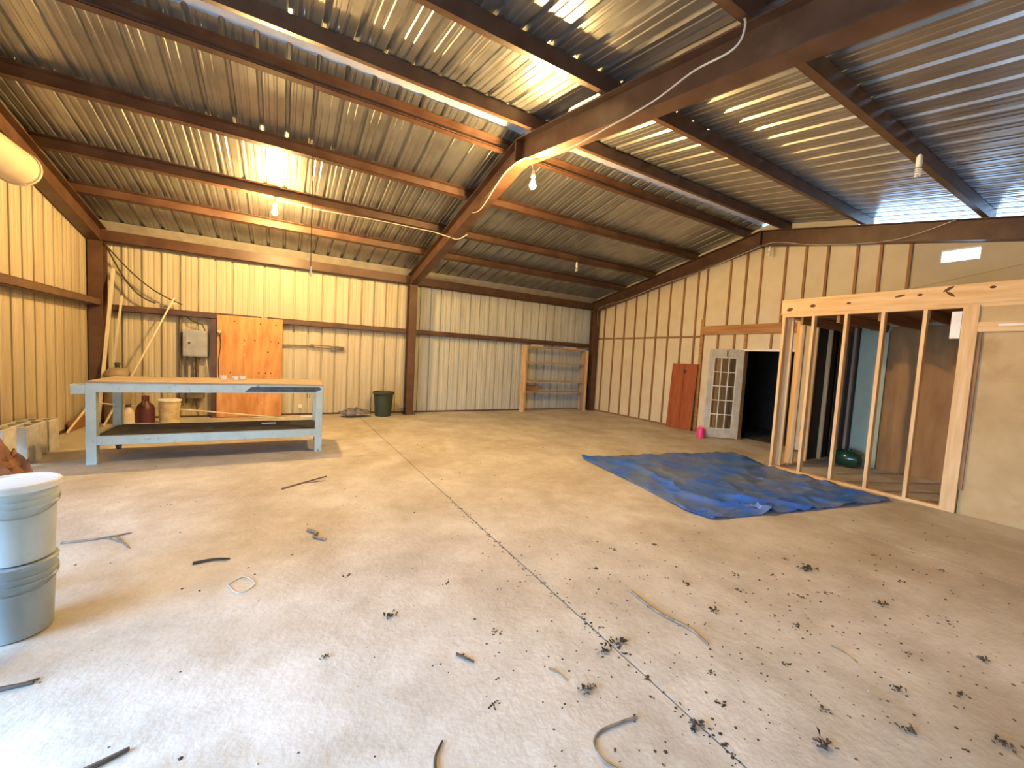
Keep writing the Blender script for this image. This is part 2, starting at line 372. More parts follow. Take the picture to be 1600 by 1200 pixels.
girt((XC+0.10, D, 2.24), (XR-0.22, D, 2.24), 'brown steel wall girt above the wooden shelf', (0, -1, 0))
girt((XL, ROLL_Y1+0.06, 2.31), (XL, D-0.46, 2.31), 'brown steel wall girt on the left wall', (1, 0, 0))

# ------------------------------------------------------------------ right wall: studs, insulation boards, doorway
wr = frame('wall_right')
DY0, DY1, DZ = 4.25, 5.42, 2.10
up_y = [10.66, 10.22, 9.75, 9.31, 8.88, 8.46, 8.06, 7.64, 7.21, 6.80, 6.55, 5.94, 5.56, 5.22, 4.72, 4.34, 3.95, 3.47, 3.12, 2.72]
SX = XR-0.035      # face of the studs
def stud(y, z0, z1, m='brown_stud_z', wd=0.042): box(SX, y-wd/2, z0, SX+0.09, y+wd/2, z1).build('stud', m, wr)
def board(y0, y1, z0, z1a, z1b, m='insulation', x=None):
    x = XR+random.uniform(-0.006, 0.006) if x is None else x
    MB().extrude([(y0, z0), (y1, z0), (y1, z1b), (y0, z1a)], lambda a, c: (x, a, c), lambda a, c: (x+0.05, a, c)).build('insulation_board', m, wr)
NAIL = 2.46
rtop = lambda y: raf(y)+0.12
prev = D
for k, yy in enumerate(up_y):
    nxt = up_y[k+1] if k+1 < len(up_y) else None
    if yy > 6.6:
        stud(yy, 0.04, rtop(yy)); board(yy+0.02, prev-0.02, 0.04, rtop(yy), rtop(prev)); prev = yy
    else:
        lo_ = 2.70 if yy > 4.6 else 2.10
        stud(yy, lo_, rtop(yy)); board(yy+0.02, prev-0.02, lo_ if yy > 4.3 else 2.05, rtop(yy), rtop(prev)); prev = yy
board(6.57, 6.78, 0.04, 2.7, 2.7)
box(SX-0.01, 6.62, NAIL-0.022, SX+0.08, D-0.05, NAIL+0.022).build('nailer', 'brown_stud_y', wr)
box(SX-0.03, 4.30, 2.50, SX+0.09, 6.60, 2.72).build('header', 'header_wood', wr)
box(SX-0.02, 6.52, 0.02, SX+0.09, 6.60, 2.9).build('stud', 'header_wood', wr)
for yy in (6.13, 5.71, 4.87): stud(yy, DZ+0.06, 2.50)
box(SX-0.02, 5.40, 0.02, SX+0.09, 5.46, 2.50).build('stud', 'header_wood', wr)
bb = [6.53, 6.13, 5.71, 5.43]
for a, b_ in zip(bb[1:], bb[:-1]): board(a+0.02, b_-0.02, 0.04, 2.5, 2.5)
for a, b_ in ((4.89, 5.40), (4.25, 4.85)): board(a, b_, DZ+0.05, 2.5, 2.5)
board(3.70, DY0, 0.04, 2.2, 2.2)
box(SX-0.03, DY0-0.03, DZ, SX+0.12, DY1+0.03, DZ+0.045).build('door_head_trim', 'white_paint', wr)
box(SX-0.03, DY1-0.01, 0.0, SX+0.12, DY1+0.03, DZ).build('door_jamb', 'white_paint', wr)
box(SX-0.03, DY0-0.03, 0.0, SX+0.12, DY0, DZ).build('door_jamb', 'pine_z', wr)
box(SX, 5.46, 0.0, SX+0.09, D-0.05, 0.04).build('sole_plate', 'brown_stud_y', wr)
# gypsum part above the framed room
W1a, W1b, W1z0, W1z1 = 1.93, 2.32, 3.60, 3.80
board(2.34, 2.70, 2.05, rtop(2.34), rtop(2.70), 'drywall', XR)
board(1.91, 2.34, 2.05, 3.60, 3.60, 'drywall', XR)
board(1.91, 2.34, 3.80, rtop(1.91), rtop(2.34), 'drywall', XR)
board(YF, 1.91, 0.0, rtop(YF), rtop(1.91), 'drywall', XR)
board(1.91, 3.70, 0.0, 2.05, 2.05, 'drywall', XR)
MB().bar((XR-0.005, 2.70, 3.22), (XR-0.005, YF, 3.83), 0.02, 0.03).build('seam_batten', 'drywall', wr)
box(XR-0.012, 1.91, 3.77, XR+0.05, 2.34, 3.80).build('opening_frame', 'white_paint', wr)
# boards between the rafter and the roof, open to the sky over the framed room
for y0_, y1_ in ((3.52, 4.6), (4.6, RY), (RY, 7.0), (7.0, 9.0), (9.0, D)):
    MB().extrude([(y0_, rtop(y0_)-0.1), (y1_, rtop(y1_)-0.1), (y1_, roofz(y1_)), (y0_, roofz(y0_))], lambda a, c: (XR+0.02, a, c), lambda a, c: (XR+0.06, a, c)).build('gable_board', 'insulation', wr)
# room beyond the doorway, its darkness painted into near-black walls and floor
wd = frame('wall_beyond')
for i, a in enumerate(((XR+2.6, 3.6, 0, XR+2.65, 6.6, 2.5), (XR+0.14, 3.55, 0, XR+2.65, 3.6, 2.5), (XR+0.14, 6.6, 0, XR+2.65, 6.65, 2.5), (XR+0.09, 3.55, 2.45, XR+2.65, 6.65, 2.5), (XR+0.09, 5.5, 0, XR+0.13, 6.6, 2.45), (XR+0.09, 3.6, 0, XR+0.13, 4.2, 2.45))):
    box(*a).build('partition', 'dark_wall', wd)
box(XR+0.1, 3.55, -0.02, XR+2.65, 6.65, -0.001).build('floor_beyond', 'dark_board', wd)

# ------------------------------------------------------------------ framed room
FX = 7.36
fr = thing('framed_partition', 'unfinished pine stud partition with a long knotty header', 'partition', (FX+0.05, 2.6, 0))
def fbox(n, m, *a, **k): return box(*a).build(n, m, fr, **k)
fbox('bottom_plate', 'pine_y', FX, 1.56, 0.0, FX+0.09, 3.66, 0.04)
hd = fbox('header_board', 'pine_y', FX-0.01, YF+0.1, 2.62, FX+0.03, 3.68, 2.865, bevel=0.004)
fbox('top_plate', 'pine_y', FX, YF+0.1, 2.575, FX+0.09, 3.66, 2.62)
for yy in (3.63, 3.20, 2.77, 2.34, 1.91): fbox('stud', 'pine_z', FX, yy-0.02, 0.04, FX+0.09, yy+0.02, 2.575)
fbox('post', 'pine_z', FX-0.015, 1.43, 0.0, FX+0.10, 1.57, 2.60, bevel=0.004)
fbox('bottom_plate', 'pine_x', FX+0.09, 3.58, 0.0, XR-0.05, 3.67, 0.04)
fbox('top_plate', 'pine_x', FX+0.09, 3.58, 2.575, XR-0.05, 3.67, 2.62)
for xx in (FX+0.16, 7.92, 8.40, 8.95): fbox('stud', 'pine_z', xx-0.02, 3.54, 0.04, xx+0.02, 3.67, 2.575)
# knots in the header
def knot(y, z, ry, rz_, rot=0.0):
    b = MB(); n = 10; pts = []
    for k in range(n):
        t = 2*math.pi*k/n; u = ry*math.cos(t); v = rz_*math.sin(t)*(1-0.5*abs(math.cos(t)))
        pts.append((y+u*math.cos(rot)-v*math.sin(rot), z+u*math.sin(rot)+v*math.cos(rot)))
    b.extrude(pts, lambda a, c: (FX-0.0115, a, c), lambda a, c: (FX-0.009, a, c)).build('knot', 'knot', hd)
for k in ((3.55, 2.70, 0.05, 0.035, -0.2), (3.22, 2.735, 0.045, 0.03, 0), (2.75, 2.735, 0.03, 0.02, 0), (2.18, 2.78, 0.06, 0.018, -0.2), (1.98, 2.775, 0.03, 0.02, 0), (1.72, 2.82, 0.06, 0.022, -0.6), (1.70, 2.755, 0.06, 0.018, 0.7), (1.35, 2.80, 0.03, 0.02, 0)): knot(*k)
# sheathed end
fbox('wall_sheet', 'particle_board', FX+0.03, YF+0.1, 0.0, FX+0.045, 1.42, 2.27)
fbox('trim_board', 'pine_y', FX-0.012, YF+0.1, 2.27, FX+0.03, 1.43, 2.385)
fbox('trim_board', 'particle_board', FX+0.005, YF+0.1, 2.385, FX+0.03, 1.43, 2.60)
fbox('trim_board', 'brown_stud_z', FX+0.005, 1.395, 0.3, FX+0.03, 1.43, 2.27)
fbox('white_strip', 'white_plastic', FX-0.016, YF+0.3, 2.335, FX-0.012, 1.27, 2.36)
fbox('paper_tag', 'white_plastic', FX-0.004, 1.575, 2.19, FX+0.0, 1.665, 2.53)
# ceiling of the framed room
for yy in (1.9, 2.4, 2.9, 3.4): fbox('ceiling_joist', 'brown_stud_x', FX+0.09, yy-0.02, 2.46, XR-0.04, yy+0.02, 2.60)
fbox('ceiling_sheet', 'plywood_dark', FX+0.03, YF+0.1, 2.622, XR-0.01, 3.67, 2.64)
# lining of the framed room
fbox('end_wall_sheet', 'plywood_dark', FX+0.09, 1.36, 0.0, XR-0.04, 1.38, 2.58)
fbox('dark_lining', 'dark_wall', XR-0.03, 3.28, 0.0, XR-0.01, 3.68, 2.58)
for yy in (3.62, 3.46, 3.33): fbox('stud', 'grey_wood_z', XR-0.12, yy-0.02, 0.0, XR-0.03, yy+0.02, 2.56)
fbox('drywall_strip', 'mint', XR-0.07, 2.86, 0.0, XR-0.045, 3.26, 2.50)
fbox('plywood_lining', 'plywood_dark', XR-0.05, 1.38, 0.0, XR-0.03, 2.85, 2.56)
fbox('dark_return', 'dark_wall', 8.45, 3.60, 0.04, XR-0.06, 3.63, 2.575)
b = MB(); b.lathe([(0.02, -0.22), (0.14, -0.19), (0.19, -0.10), (0.20, 0.0), (0.19, 0.10), (0.14, 0.19), (0.02, 0.22)], n=20)
b.v = [Vector((v.x*0.8, v.z, v.y*0.8)) + Vector((8.92, 3.12, 0.162)) for v in b.v]
t = thing('gas_cylinder', 'dark green rounded cylinder lying on the floor inside the stud room', 'cylinder', (8.92, 3.12, 0))
b.build('body', 'bottle_green', t, smooth=True)
MB().tube([(8.92, 3.10, 0.30), (8.92, 3.10, 0.34)], 0.04, 12).build('valve_collar', 'bottle_green', t)
tag(MB().tube([(7.66, 3.50, 0.045), (8.1, 3.50, 0.93)], 0.008, 6).build('thin_stick', 'pvc'), 'thin pale stick leaning among the corner studs of the partition', 'stick')

# ------------------------------------------------------------------ french door, bifold panel, pink jug
ang = math.atan2(5.90-5.42, 8.78-9.38)
dr = thing('french_door', 'cream french door with small panes standing open by the dark doorway', 'door', (9.38, 5.42, 0.02), ang)
W_, Hh = 0.77, 2.10
def d(n, m, x0, z0, x1, z1, t=0.02, par=None): return box(x0, -t, z0, x1, t, z1).build(n, m, par or dr, local=True)
d('stile', 'door_paint', 0, 0, 0.15, Hh); d('stile', 'door_paint', W_-0.13, 0, W_, Hh)
d('rail', 'door_paint', 0.15, 0, W_-0.13, 0.22); d('rail', 'door_paint', 0.15, Hh-0.20, W_-0.13, Hh)
gx0, gx1, gz0, gz1 = 0.15, W_-0.13, 0.22, Hh-0.20; nx, nz_ = 3, 5
for i in range(1, nx): xx = gx0+(gx1-gx0)*i/nx; d('muntin', 'white_paint', xx-0.010, gz0, xx+0.010, gz1, 0.014)
for j in range(1, nz_): zz = gz0+(gz1-gz0)*j/nz_; d('muntin', 'white_paint', gx0, zz-0.010, gx1, zz+0.010, 0.012)
for i in range(nx):
    for j in range(nz_):
        d('pane', 'glass', gx0+(gx1-gx0)*i/nx+0.008, gz0+(gz1-gz0)*j/nz_+0.008, gx0+(gx1-gx0)*(i+1)/nx-0.008, gz0+(gz1-gz0)*(j+1)/nz_-0.008, 0.003)
for x0, z0, x1, z1 in ((gx0-0.012, gz0, gx0+0.006, gz1), (gx1-0.006, gz0, gx1+0.012, gz1), (gx0, gz0-0.012, gx1, gz0+0.006), (gx0, gz1-0.006, gx1, gz1+0.012)): d('glazing_bead', 'white_paint', x0, z0, x1, z1, 0.023)
d('edge_strip', 'white_paint', W_-0.012, 0, W_+0.004, Hh, 0.024)
d('latch', 'dark_metal', 0.36, Hh-0.15, 0.38, Hh-0.03, 0.03)
bf = thing('bifold_door', 'reddish brown wooden bifold door leaning on the insulated wall', 'door', (9.30, 6.92, 0))
for y0_, y1_ in ((6.56, 6.925), (6.935, 7.32)):
    lf = MB().extrude([(y0_, 0), (y1_, 0), (y1_, 1.74), (y0_, 1.74)], lambda a, c: (9.33-0.10*(1-c/1.74), a, c), lambda a, c: (9.36-0.10*(1-c/1.74), a, c)).build('leaf', 'mahogany', bf)
    for zz in (0.05, 1.66): box(9.325-0.10*(1-zz/1.74), y0_+0.01, zz, 9.345-0.10*(1-zz/1.74), y1_-0.01, zz+0.05).build('batten', 'mahogany', lf)
box(9.285, 6.86, 1.53, 9.325, 6.97, 1.55).build('handle', 'dark_metal', bf); box(9.285, 6.905, 1.48, 9.32, 6.925, 1.60).build('handle', 'dark_metal', bf)
pk = thing('pink_jug', 'bright pink plastic jug on the floor at the french door', 'jug', (8.62, 5.84, 0))
MB().lathe([(0.075, 0), (0.085, 0.01), (0.088, 0.20), (0.075, 0.235), (0.045, 0.25)], (8.62, 5.84, 0), 18).build('body', 'pink', pk, smooth=True)
MB().tube([(8.62, 5.78, 0.22), (8.62, 5.79, 0.275), (8.62, 5.84, 0.285), (8.62, 5.89, 0.275), (8.62, 5.90, 0.22)], 0.009, 6).build('handle', 'pink', pk, smooth=True)

# ------------------------------------------------------------------ work table
tb = thing('work_table', 'long pale blue steel work table with a lower shelf', 'table', (-0.755, 7.44, 0), math.radians(-1.2))
TL, TW = 2.70, 0.98
def tbx(n, m, *a, **k): return box(*a).build(n, m, k.pop('par', None) or tb, local=True, **k)
hx, hy = TL/2, TW/2
for sx in (-1, 1):
    for sy in (-1, 1):
        cx_, cy_ = sx*(hx-0.05), sy*(hy-0.05)
        if sy < 0: tbx('leg', 'teal_paint', cx_-0.05, cy_-0.05, 0, cx_+0.05, cy_+0.05, 0.94, bevel=0.004)
        else:
            lg = tbx('leg', 'teal_paint', cx_-0.05, cy_-0.05, 0.17, cx_+0.05, cy_+0.05, 0.94, bevel=0.004)
            cw = MB().tube([(cx_-0.02, cy_, 0.06), (cx_+0.02, cy_, 0.06)], 0.06, 16); cw.build('caster_wheel', 'dark_metal', lg, local=True)
            box(cx_-0.035, cy_-0.04, 0.06, cx_-0.025, cy_+0.04, 0.17).build('caster_fork', 'dark_metal', lg, local=True)
            box(cx_+0.025, cy_-0.04, 0.06, cx_+0.035, cy_+0.04, 0.17).build('caster_fork', 'dark_metal', lg, local=True)
ap = tbx('apron', 'teal_paint', -hx, -hy, 0.93, hx, -hy+0.06, 1.045, bevel=0.004)
tbx('apron', 'teal_paint', -hx, hy-0.06, 0.93, hx, hy, 1.045); tbx('apron', 'teal_paint', -hx, -hy+0.06, 0.93, -hx+0.06, hy-0.06, 1.045); tbx('apron', 'teal_paint', hx-0.06, -hy+0.06, 0.93, hx, hy-0.06, 1.045)
tbx('top', 'dirty_board', -hx-0.005, -hy-0.005, 1.045, hx+0.005, hy+0.005, 1.07, bevel=0.003)
tbx('end_bracket', 'teal_paint', -hx-0.13, -hy-0.0, 0.91, -hx, -hy+0.09, 1.03, bevel=0.003)
for y0_ in (-hy, hy-0.05): tbx('shelf_rail', 'teal_paint', -hx+0.10, y0_, 0.25, hx-0.10, y0_+0.05, 0.365)
for x0_ in (-hx+0.02, hx-0.07): tbx('shelf_rail', 'teal_paint', x0_, -hy+0.10, 0.25, x0_+0.05, hy-0.10, 0.365)
tbx('shelf', 'dark_board', -hx+0.02, -hy+0.05, 0.345, hx-0.02, hy-0.05, 0.362)
MB().extrude([(0.32, 0.945), (0.40, 1.015), (0.62, 1.025), (1.30, 1.025), (1.33, 0.99), (1.24, 0.945)], lambda a, c: (a, -hy-0.002, c), lambda a, c: (a, -hy+0.002, c)).build('scuff_patch', 'black_scuff', ap, local=True)
MB().tube([(hx-0.17, hy-0.1, 0.93), (hx-0.17, hy-0.1, 0.86), (hx-0.19, hy-0.1, 0.83), (hx-0.19, hy-0.1, 0.76), (hx-0.15, hy-0.1, 0.76), (hx-0.15, hy-0.1, 0.83)], 0.006, 6).build('hook', 'dark_metal', tb, local=True)
Mt = Matrix.Translation((-0.755, 7.44, 0)) @ Matrix.Rotation(math.radians(-1.2), 4, 'Z')
def on_table(x, y, z): return Mt @ Vector((x, y, z))
for i, (xx, yy, lab) in enumerate(((-0.02, 0.22, 'leftmost of three small white cups on the blue work table'), (0.145, 0.12, 'middle of three small white cups on the blue work table'), (0.235, 0.16, 'rightmost of three small white cups on the blue work table'))):
    p = on_table(xx, yy, 1.07)
    tag(MB().lathe([(0.030, 0), (0.040, 0.005), (0.044, 0.05), (0.044, 0.062), (0.039, 0.062), (0.036, 0.012)], p, 18).build('white_cup', 'white_plastic', smooth=True), lab, 'cup', 'white cups on the work table')
p = on_table(0.60, 0.15, 0.362)
tag(MB().bar(p+Vector((-0.1, 0, 0.008)), p+Vector((0.1, 0.02, 0.008)), 0.05, 0.016).build('white_stick', 'white_plastic'), 'short flat white stick lying on the lower shelf of the work table', 'stick')
p = on_table(0.72, 0.30, 1.07)
tag(MB().bar(p+Vector((-0.25, 0, 0.006)), p+Vector((0.25, 0.03, 0.006)), 0.03, 0.012).build('wood_strip', 'pine_x'), 'thin wood strip lying on top of the work table', 'strip')

# ------------------------------------------------------------------ back wall fittings
ps = thing('plywood_sheet', 'orange plywood sheet covering a door in the back wall', 'board', (-0.58, D-0.21, 0))
box(-1.19, D-0.222, 0.015, 0.03, D-0.20, 2.235).build('sheet', 'plywood', ps)
for (a, c) in ((-0.88, 2.12), (-0.40, 2.1), (-0.10, 2.1), (-0.70, 1.72), (-0.5, 1.73), (-0.2, 1.72), (-0.05, 1.70), (-0.25, 1.48), (-0.42, 1.0), (-0.29, 1.0), (-0.19, 1.0), (-0.95, 1.0)):
    MB().tube([(a, D-0.2235, c), (a, D-0.221, c)], 0.017, 8).build('knot', 'knot', ps)
for (a, c) in ((-0.70, 1.64), (-0.70, 1.40), (-0.36, 0.33)): MB().tube([(a, D-0.226, c), (a, D-0.221, c)], 0.016, 8).build('plug', 'ivory_plastic', ps)
tag(box(-1.29, D-0.19, 0.0, -1.205, D-0.03, 2.14).build('door_post', 'red_oxide'), 'dark brown door post left of the plywood sheet', 'post')
ep = thing('electrical_panel', 'grey steel electrical panel box on the back wall', 'panel', (-1.56, D-0.08, 1.31))
box(-1.77, D-0.20, 1.32, -1.36, D-0.03, 1.87).build('cabinet', 'grey_metal', ep, bevel=0.006)
pd = box(-1.72, D-0.212, 1.35, -1.37, D-0.20, 1.85).build('panel_door', 'grey_metal', ep, bevel=0.003)
MB().tube([(-1.66, D-0.23, 1.60), (-1.66, D-0.21, 1.60)], 0.022, 12).build('knob', 'dark_metal', pd)
for i, (xx, z0_, lab) in enumerate(((-1.83, 0.25, 'tall dark conduit left of the electrical panel'), (-1.72, 0.30, 'dark conduit under the left edge of the electrical panel'), (-1.60, 0.25, 'dark conduit under the middle of the electrical panel'), (-1.54, 0.2, 'second dark conduit under the middle of the electrical panel'))):
    tag(MB().tube([(xx, D-0.07, z0_), (xx, D-0.07, 2.14 if i == 0 else 1.32)], 0.024 if i else 0.03, 8).build('conduit_pipe', 'conduit', smooth=True), lab, 'pipe', 'conduits by the panel')
tag(MB().tube([(-1.40, D-0.08, 1.32), (-1.36, D-0.1, 1.05), (-1.33, D-0.1, 0.75)], 0.008, 6).build('panel_cable', 'cable_white', smooth=True), 'pale cable dropping from the right side of the electrical panel', 'cable')
tag(MB().tube([(-1.70, D-0.12, 2.13), (-1.62, D-0.16, 2.06), (-1.45, D-0.16, 2.0), (-1.40, D-0.13, 1.86)], 0.012, 6).build('panel_cable', 'cable_black', smooth=True), 'black cable looping into the top of the electrical panel', 'cable')
tag(box(-1.72, D-0.17, 0.42, -1.42, D-0.02, 0.62).build('junction_box', 'conduit', bevel=0.01), 'low rusty junction box under the electrical panel', 'box')
fx = thing('light_socket', 'small brass socket with wire at the top left of the plywood sheet', 'socket', (-1.14, D-0.26, 1.82))
MB().tube([(-1.14, D-0.24, 1.84), (-1.14, D-0.30, 1.88)], 0.035, 10).build('socket', 'barrel', fx)
MB().tube([(-1.14, D-0.24, 1.85), (-1.12, D-0.24, 1.6), (-1.16, D-0.235, 1.25), (-1.15, D-0.235, 0.9)], 0.008, 6).build('wire', 'cable_black', fx)
ol = thing('outlet', 'ivory twin outlet on the girt above the plywood sheet', 'outlet', (-0.33, D-0.20, 2.22))
box(-0.38, D-0.215, 2.225, -0.28, D-0.191, 2.285).build('plate', 'ivory_plastic', ol)
for a in (-0.355, -0.322): box(a, D-0.218, 2.24, a+0.018, D-0.2151, 2.268).build('socket_hole', 'dark_metal', ol)
tag(box(0.39, D-0.05, 0.17, 0.46, D-0.01, 0.25).build('white_box', 'white_plastic'), 'small white box low on the back wall right of the plywood', 'box')
hb = thing('door_bar', 'old metal conduit with a slotted bar on the back wall right of the plywood', 'bar', (0.7, D-0.05, 1.62))
MB().tube([(0.03, D-0.06, 1.66), (0.70, D-0.06, 1.675)], 0.018, 8).build('conduit', 'conduit', hb)
for z_ in (1.70, 1.645): MB().bar((0.62, D-0.07, z_), (1.12, D-0.07, z_-0.01), 0.02, 0.022).build('slide_rail', 'conduit', hb)
b = box(1.05, D-0.09, 1.60, 1.36, D-0.05, 1.70).build('end_bracket', 'conduit', hb)
MB().tube([(1.17, D-0.095, 1.65), (1.17, D-0.088, 1.65)], 0.022, 10).build('bolt', 'dark_metal', b); MB().tube([(1.28, D-0.095, 1.65), (1.28, D-0.088, 1.65)], 0.022, 10).build('bolt', 'dark_metal', b)

# wooden shelf
sh = thing('wooden_shelf', 'rough wooden shelf unit against the back wall beside the corner column', 'shelf', (7.72, 10.62, 0))
Y0, Y1 = 10.42, 10.67
def sbx(n, m, *a): return box(*a).build(n, m, sh)
sbx('upright', 'pine_z', 6.38, Y0, 0, 6.52, Y0+0.04, 2.07); sbx('upright', 'grey_wood_z', 6.52, Y0, 0, 6.56, Y1, 2.07)
sbx('upright', 'pine_z', 8.86, Y0, 0, 8.98, Y0+0.04, 2.02); sbx('upright', 'grey_wood_z', 8.82, Y0, 0, 8.86, Y1, 2.02)
for z_, m_ in ((2.00, 'grey_wood_x'), (1.52, 'grey_wood_x'), (0.94, 'grey_wood_x'), (0.60, 'grey_wood_x'), (0.0, 'grey_wood_x')): sbx('shelf_board', m_, 6.56, Y0, z_, 8.82, Y1, z_+0.045)
tag(box(6.60, 10.44, 0.645, 7.02, 10.64, 0.82).build('brown_box', 'cardboard', bevel=0.006), 'brown box on the lower shelf of the wooden unit', 'box')
for (x0_, x1_, lab) in ((6.78, 7.12, 'left of two wood scraps on top of the wooden shelf'), (8.05, 8.45, 'right of two wood scraps on top of the wooden shelf')):
    tag(box(x0_, 10.44, 2.047, x1_, 10.6, 2.10).build('wood_scrap', 'pine_x', bevel=0.01), lab, 'wood', 'scraps on the shelf')

# trash can and cloth
tc_ = thing('trash_can', 'dark green plastic trash can by the middle column', 'trash can', (2.28, 10.40, 0))
MB().lathe([(0.185, 0), (0.195, 0.01), (0.235, 0.56), (0.235, 0.565), (0.225, 0.565), (0.185, 0.03)], (2.28, 10.40, 0), 36, 0.012, 18).build('body', 'can_green', tc_, smooth=True)
MB().lathe([(0.236, 0.555), (0.262, 0.56), (0.268, 0.59), (0.262, 0.615), (0.24, 0.62), (0.228, 0.60), (0.228, 0.555)], (2.28, 10.40, 0), 36).build('rim', 'can_green', tc_, smooth=True)
def cloth(name, cx, cy, lx, ly, hgt, m, seed, label, cat, nx=36, ny=24, nf=3.0):
    b = MB()
    for i in range(nx+1):
        for j in range(ny+1):
            u = i/nx*2-1; v = j/ny*2-1; r = math.hypot(u, v)
            a = math.atan2(v, u); edge = 0.85+0.22*noise.noise((math.cos(a)*1.5+seed, math.sin(a)*1.5, 0))
            k = edge/max(abs(math.cos(a)), abs(math.sin(a)), 1e-6)*0 + edge
            uu = u*math.sqrt(max(0, 1-v*v/2))*k; vv = v*math.sqrt(max(0, 1-u*u/2))*k
            q = max(0, 1-(uu*uu+vv*vv))
            z = 0.004+hgt*(q**0.7)*(0.45+0.75*abs(noise.noise((u*nf+seed, v*nf, 1.3))))+hgt*0.25*q*noise.noise((u*7, v*7, seed))
            b.v.append(Vector((cx+uu*lx, cy+vv*ly, max(0.003, z))))
    for i in range(nx):
        for j in range(ny): n = i*(ny+1)+j; b.f.append((n, n+ny+1, n+ny+2, n+1))
    return tag(b.build(name, m, smooth=True, solid=0.004), label, cat)
cloth('crumpled_cloth', 1.60, 10.36, 0.48, 0.26, 0.26, 'cloth_grey', 3.1, 'crumpled grey cloth on the floor beside the trash can', 'cloth')

# containers behind the table
tk = thing('tan_tank', 'tan round tank standing behind the left end of the table', 'tank', (-2.70, 10.40, 0))
MB().lathe([(0.175, 0), (0.19, 0.03), (0.19, 0.92), (0.165, 1.0), (0.12, 1.04), (0.05, 1.06)], (-2.70, 10.40, 0), 28).build('body', 'tan_tank', tk, smooth=True)
MB().lathe([(0.189, 0.90), (0.197, 0.905), (0.197, 0.93), (0.189, 0.935)], (-2.70, 10.40, 0), 28).build('band', 'tan_tank', tk)
MB().lathe([(0.035, 1.05), (0.035, 1.11), (0.05, 1.115), (0.05, 1.14), (0.02, 1.15)], (-2.70, 10.40, 0), 14).build('valve', 'dark_metal', tk)
jg = thing('ivory_bottle', 'ivory plastic bottle on the floor behind the table, left of the maroon jug', 'bottle', (-2.43, 9.92, 0))
MB().lathe([(0.085, 0), (0.10, 0.01), (0.10, 0.22), (0.085, 0.28), (0.04, 0.33), (0.035, 0.36)], (-2.43, 9.92, 0), 18).build('body', 'ivory_plastic', jg, smooth=True)
MB().lathe([(0.04, 0.36), (0.042, 0.365), (0.042, 0.40), (0.02, 0.405)], (-2.43, 9.92, 0), 14).build('cap', 'dark_metal', jg)
jg = thing('maroon_jug', 'maroon jug on the floor behind the table', 'jug', (-2.20, 9.96, 0))
MB().lathe([(0.12, 0), (0.14, 0.012), (0.14, 0.30), (0.12, 0.38), (0.07, 0.43), (0.05, 0.47)], (-2.20, 9.96, 0), 18).build('body', 'maroon', jg, smooth=True)
MB().lathe([(0.055, 0.47), (0.057, 0.475), (0.055, 0.56), (0.02, 0.57)], (-2.20, 9.96, 0), 14).build('neck', 'maroon', jg)
MB().tube([(-2.20, 9.83, 0.36), (-2.20, 9.80, 0.42), (-2.20, 9.83, 0.48), (-2.20, 9.92, 0.52)], 0.014, 8).build('handle', 'maroon', jg, smooth=True)
bg_ = thing('paint_pail', 'cream paint-crusted pail on the floor behind the table', 'bucket', (-1.85, 9.98, 0))
b = MB().lathe([(0.13, 0), (0.15, 0.01)]+[(0.15+0.02*i/12+0.006*math.sin(i*2.1), 0.01+0.46*i/12) for i in range(1, 13)]+[(0.155, 0.475)], (-1.85, 9.98, 0), 24)
b.v = [v+Vector((0.008*noise.noise(v*9), 0.008*noise.noise(v*9+Vector((3, 1, 2))), 0)) for v in b.v]
b.build('body', 'cream_bag', bg_, smooth=True)
MB().lathe([(0.172, 0.455), (0.182, 0.46), (0.182, 0.485), (0.16, 0.495), (0.03, 0.50)], (-1.85, 9.98, 0), 24).build('lid', 'white_plastic', bg_, smooth=True)

# leaning and lying sticks
tag(MB().bar((-2.93, 10.25, 0.03), (-2.80, 10.62, 2.95), 0.05, 0.025, (0, 1, 0)).build('leaning_strip', 'pvc'), 'leftmost tall pale strip leaning in the back left corner', 'strip', 'strips leaning in the corner')
tag(MB().bar((-2.93, 10.63, 0.03), (-2.69, 10.66, 2.45), 0.035, 0.02, (0, 1, 0)).build('leaning_strip', 'pvc'), 'second pale strip leaning in the back left corner', 'strip', 'strips leaning in the corner')
st = thing('leaning_pole', 'long pale pole leaning across the back wall behind the table', 'pole', (-2.95, 10.0, 0))
MB().tube([(-2.76, 9.90, 0.02), (-2.33, 10.275, 1.25), (-1.90, 10.65, 2.50)], 0.016, 8).build('shaft', 'pvc', st, smooth=True)
MB().bar((-1.96, 10.63, 2.38), (-1.85, 10.65, 2.39), 0.02, 0.03).build('cross_tip', 'pvc', st)
tag(MB().tube([(-3.04, 9.30, 0.015), (-2.78, 9.98, 0.72)], 0.016, 8).build('short_stick', 'pvc', smooth=True), 'short pale stick leaning low beside the left table leg', 'stick')
tag(MB().tube([(-2.90, 10.16, 0.40), (-1.5, 10.20, 0.235), (0.1, 10.30, 0.02)], 0.014, 8).build('long_pipe', 'pvc', smooth=True), 'long thin pale pipe slanting to the floor behind the table', 'pipe')
tag(MB().bar((-3.06, 9.45, 0.10), (-3.06, 10.2, 0.10), 0.03, 0.18).build('brown_board', 'brown_stud_y'), 'brown board on edge at the foot of the left wall', 'board')
tag(MB().bar((-0.5, 10.52, 0.012), (0.25, 10.45, 0.012), 0.05, 0.02).build('wood_strip', 'pine_x'), 'wood strip on the floor in front of the plywood sheet', 'strip')
tag(MB().bar((0.42, 10.45, 0.02), (0.72, 10.47, 0.02), 0.08, 0.035).build('white_offcut', 'white_plastic'), 'white offcut on the floor right of the plywood sheet', 'offcut')
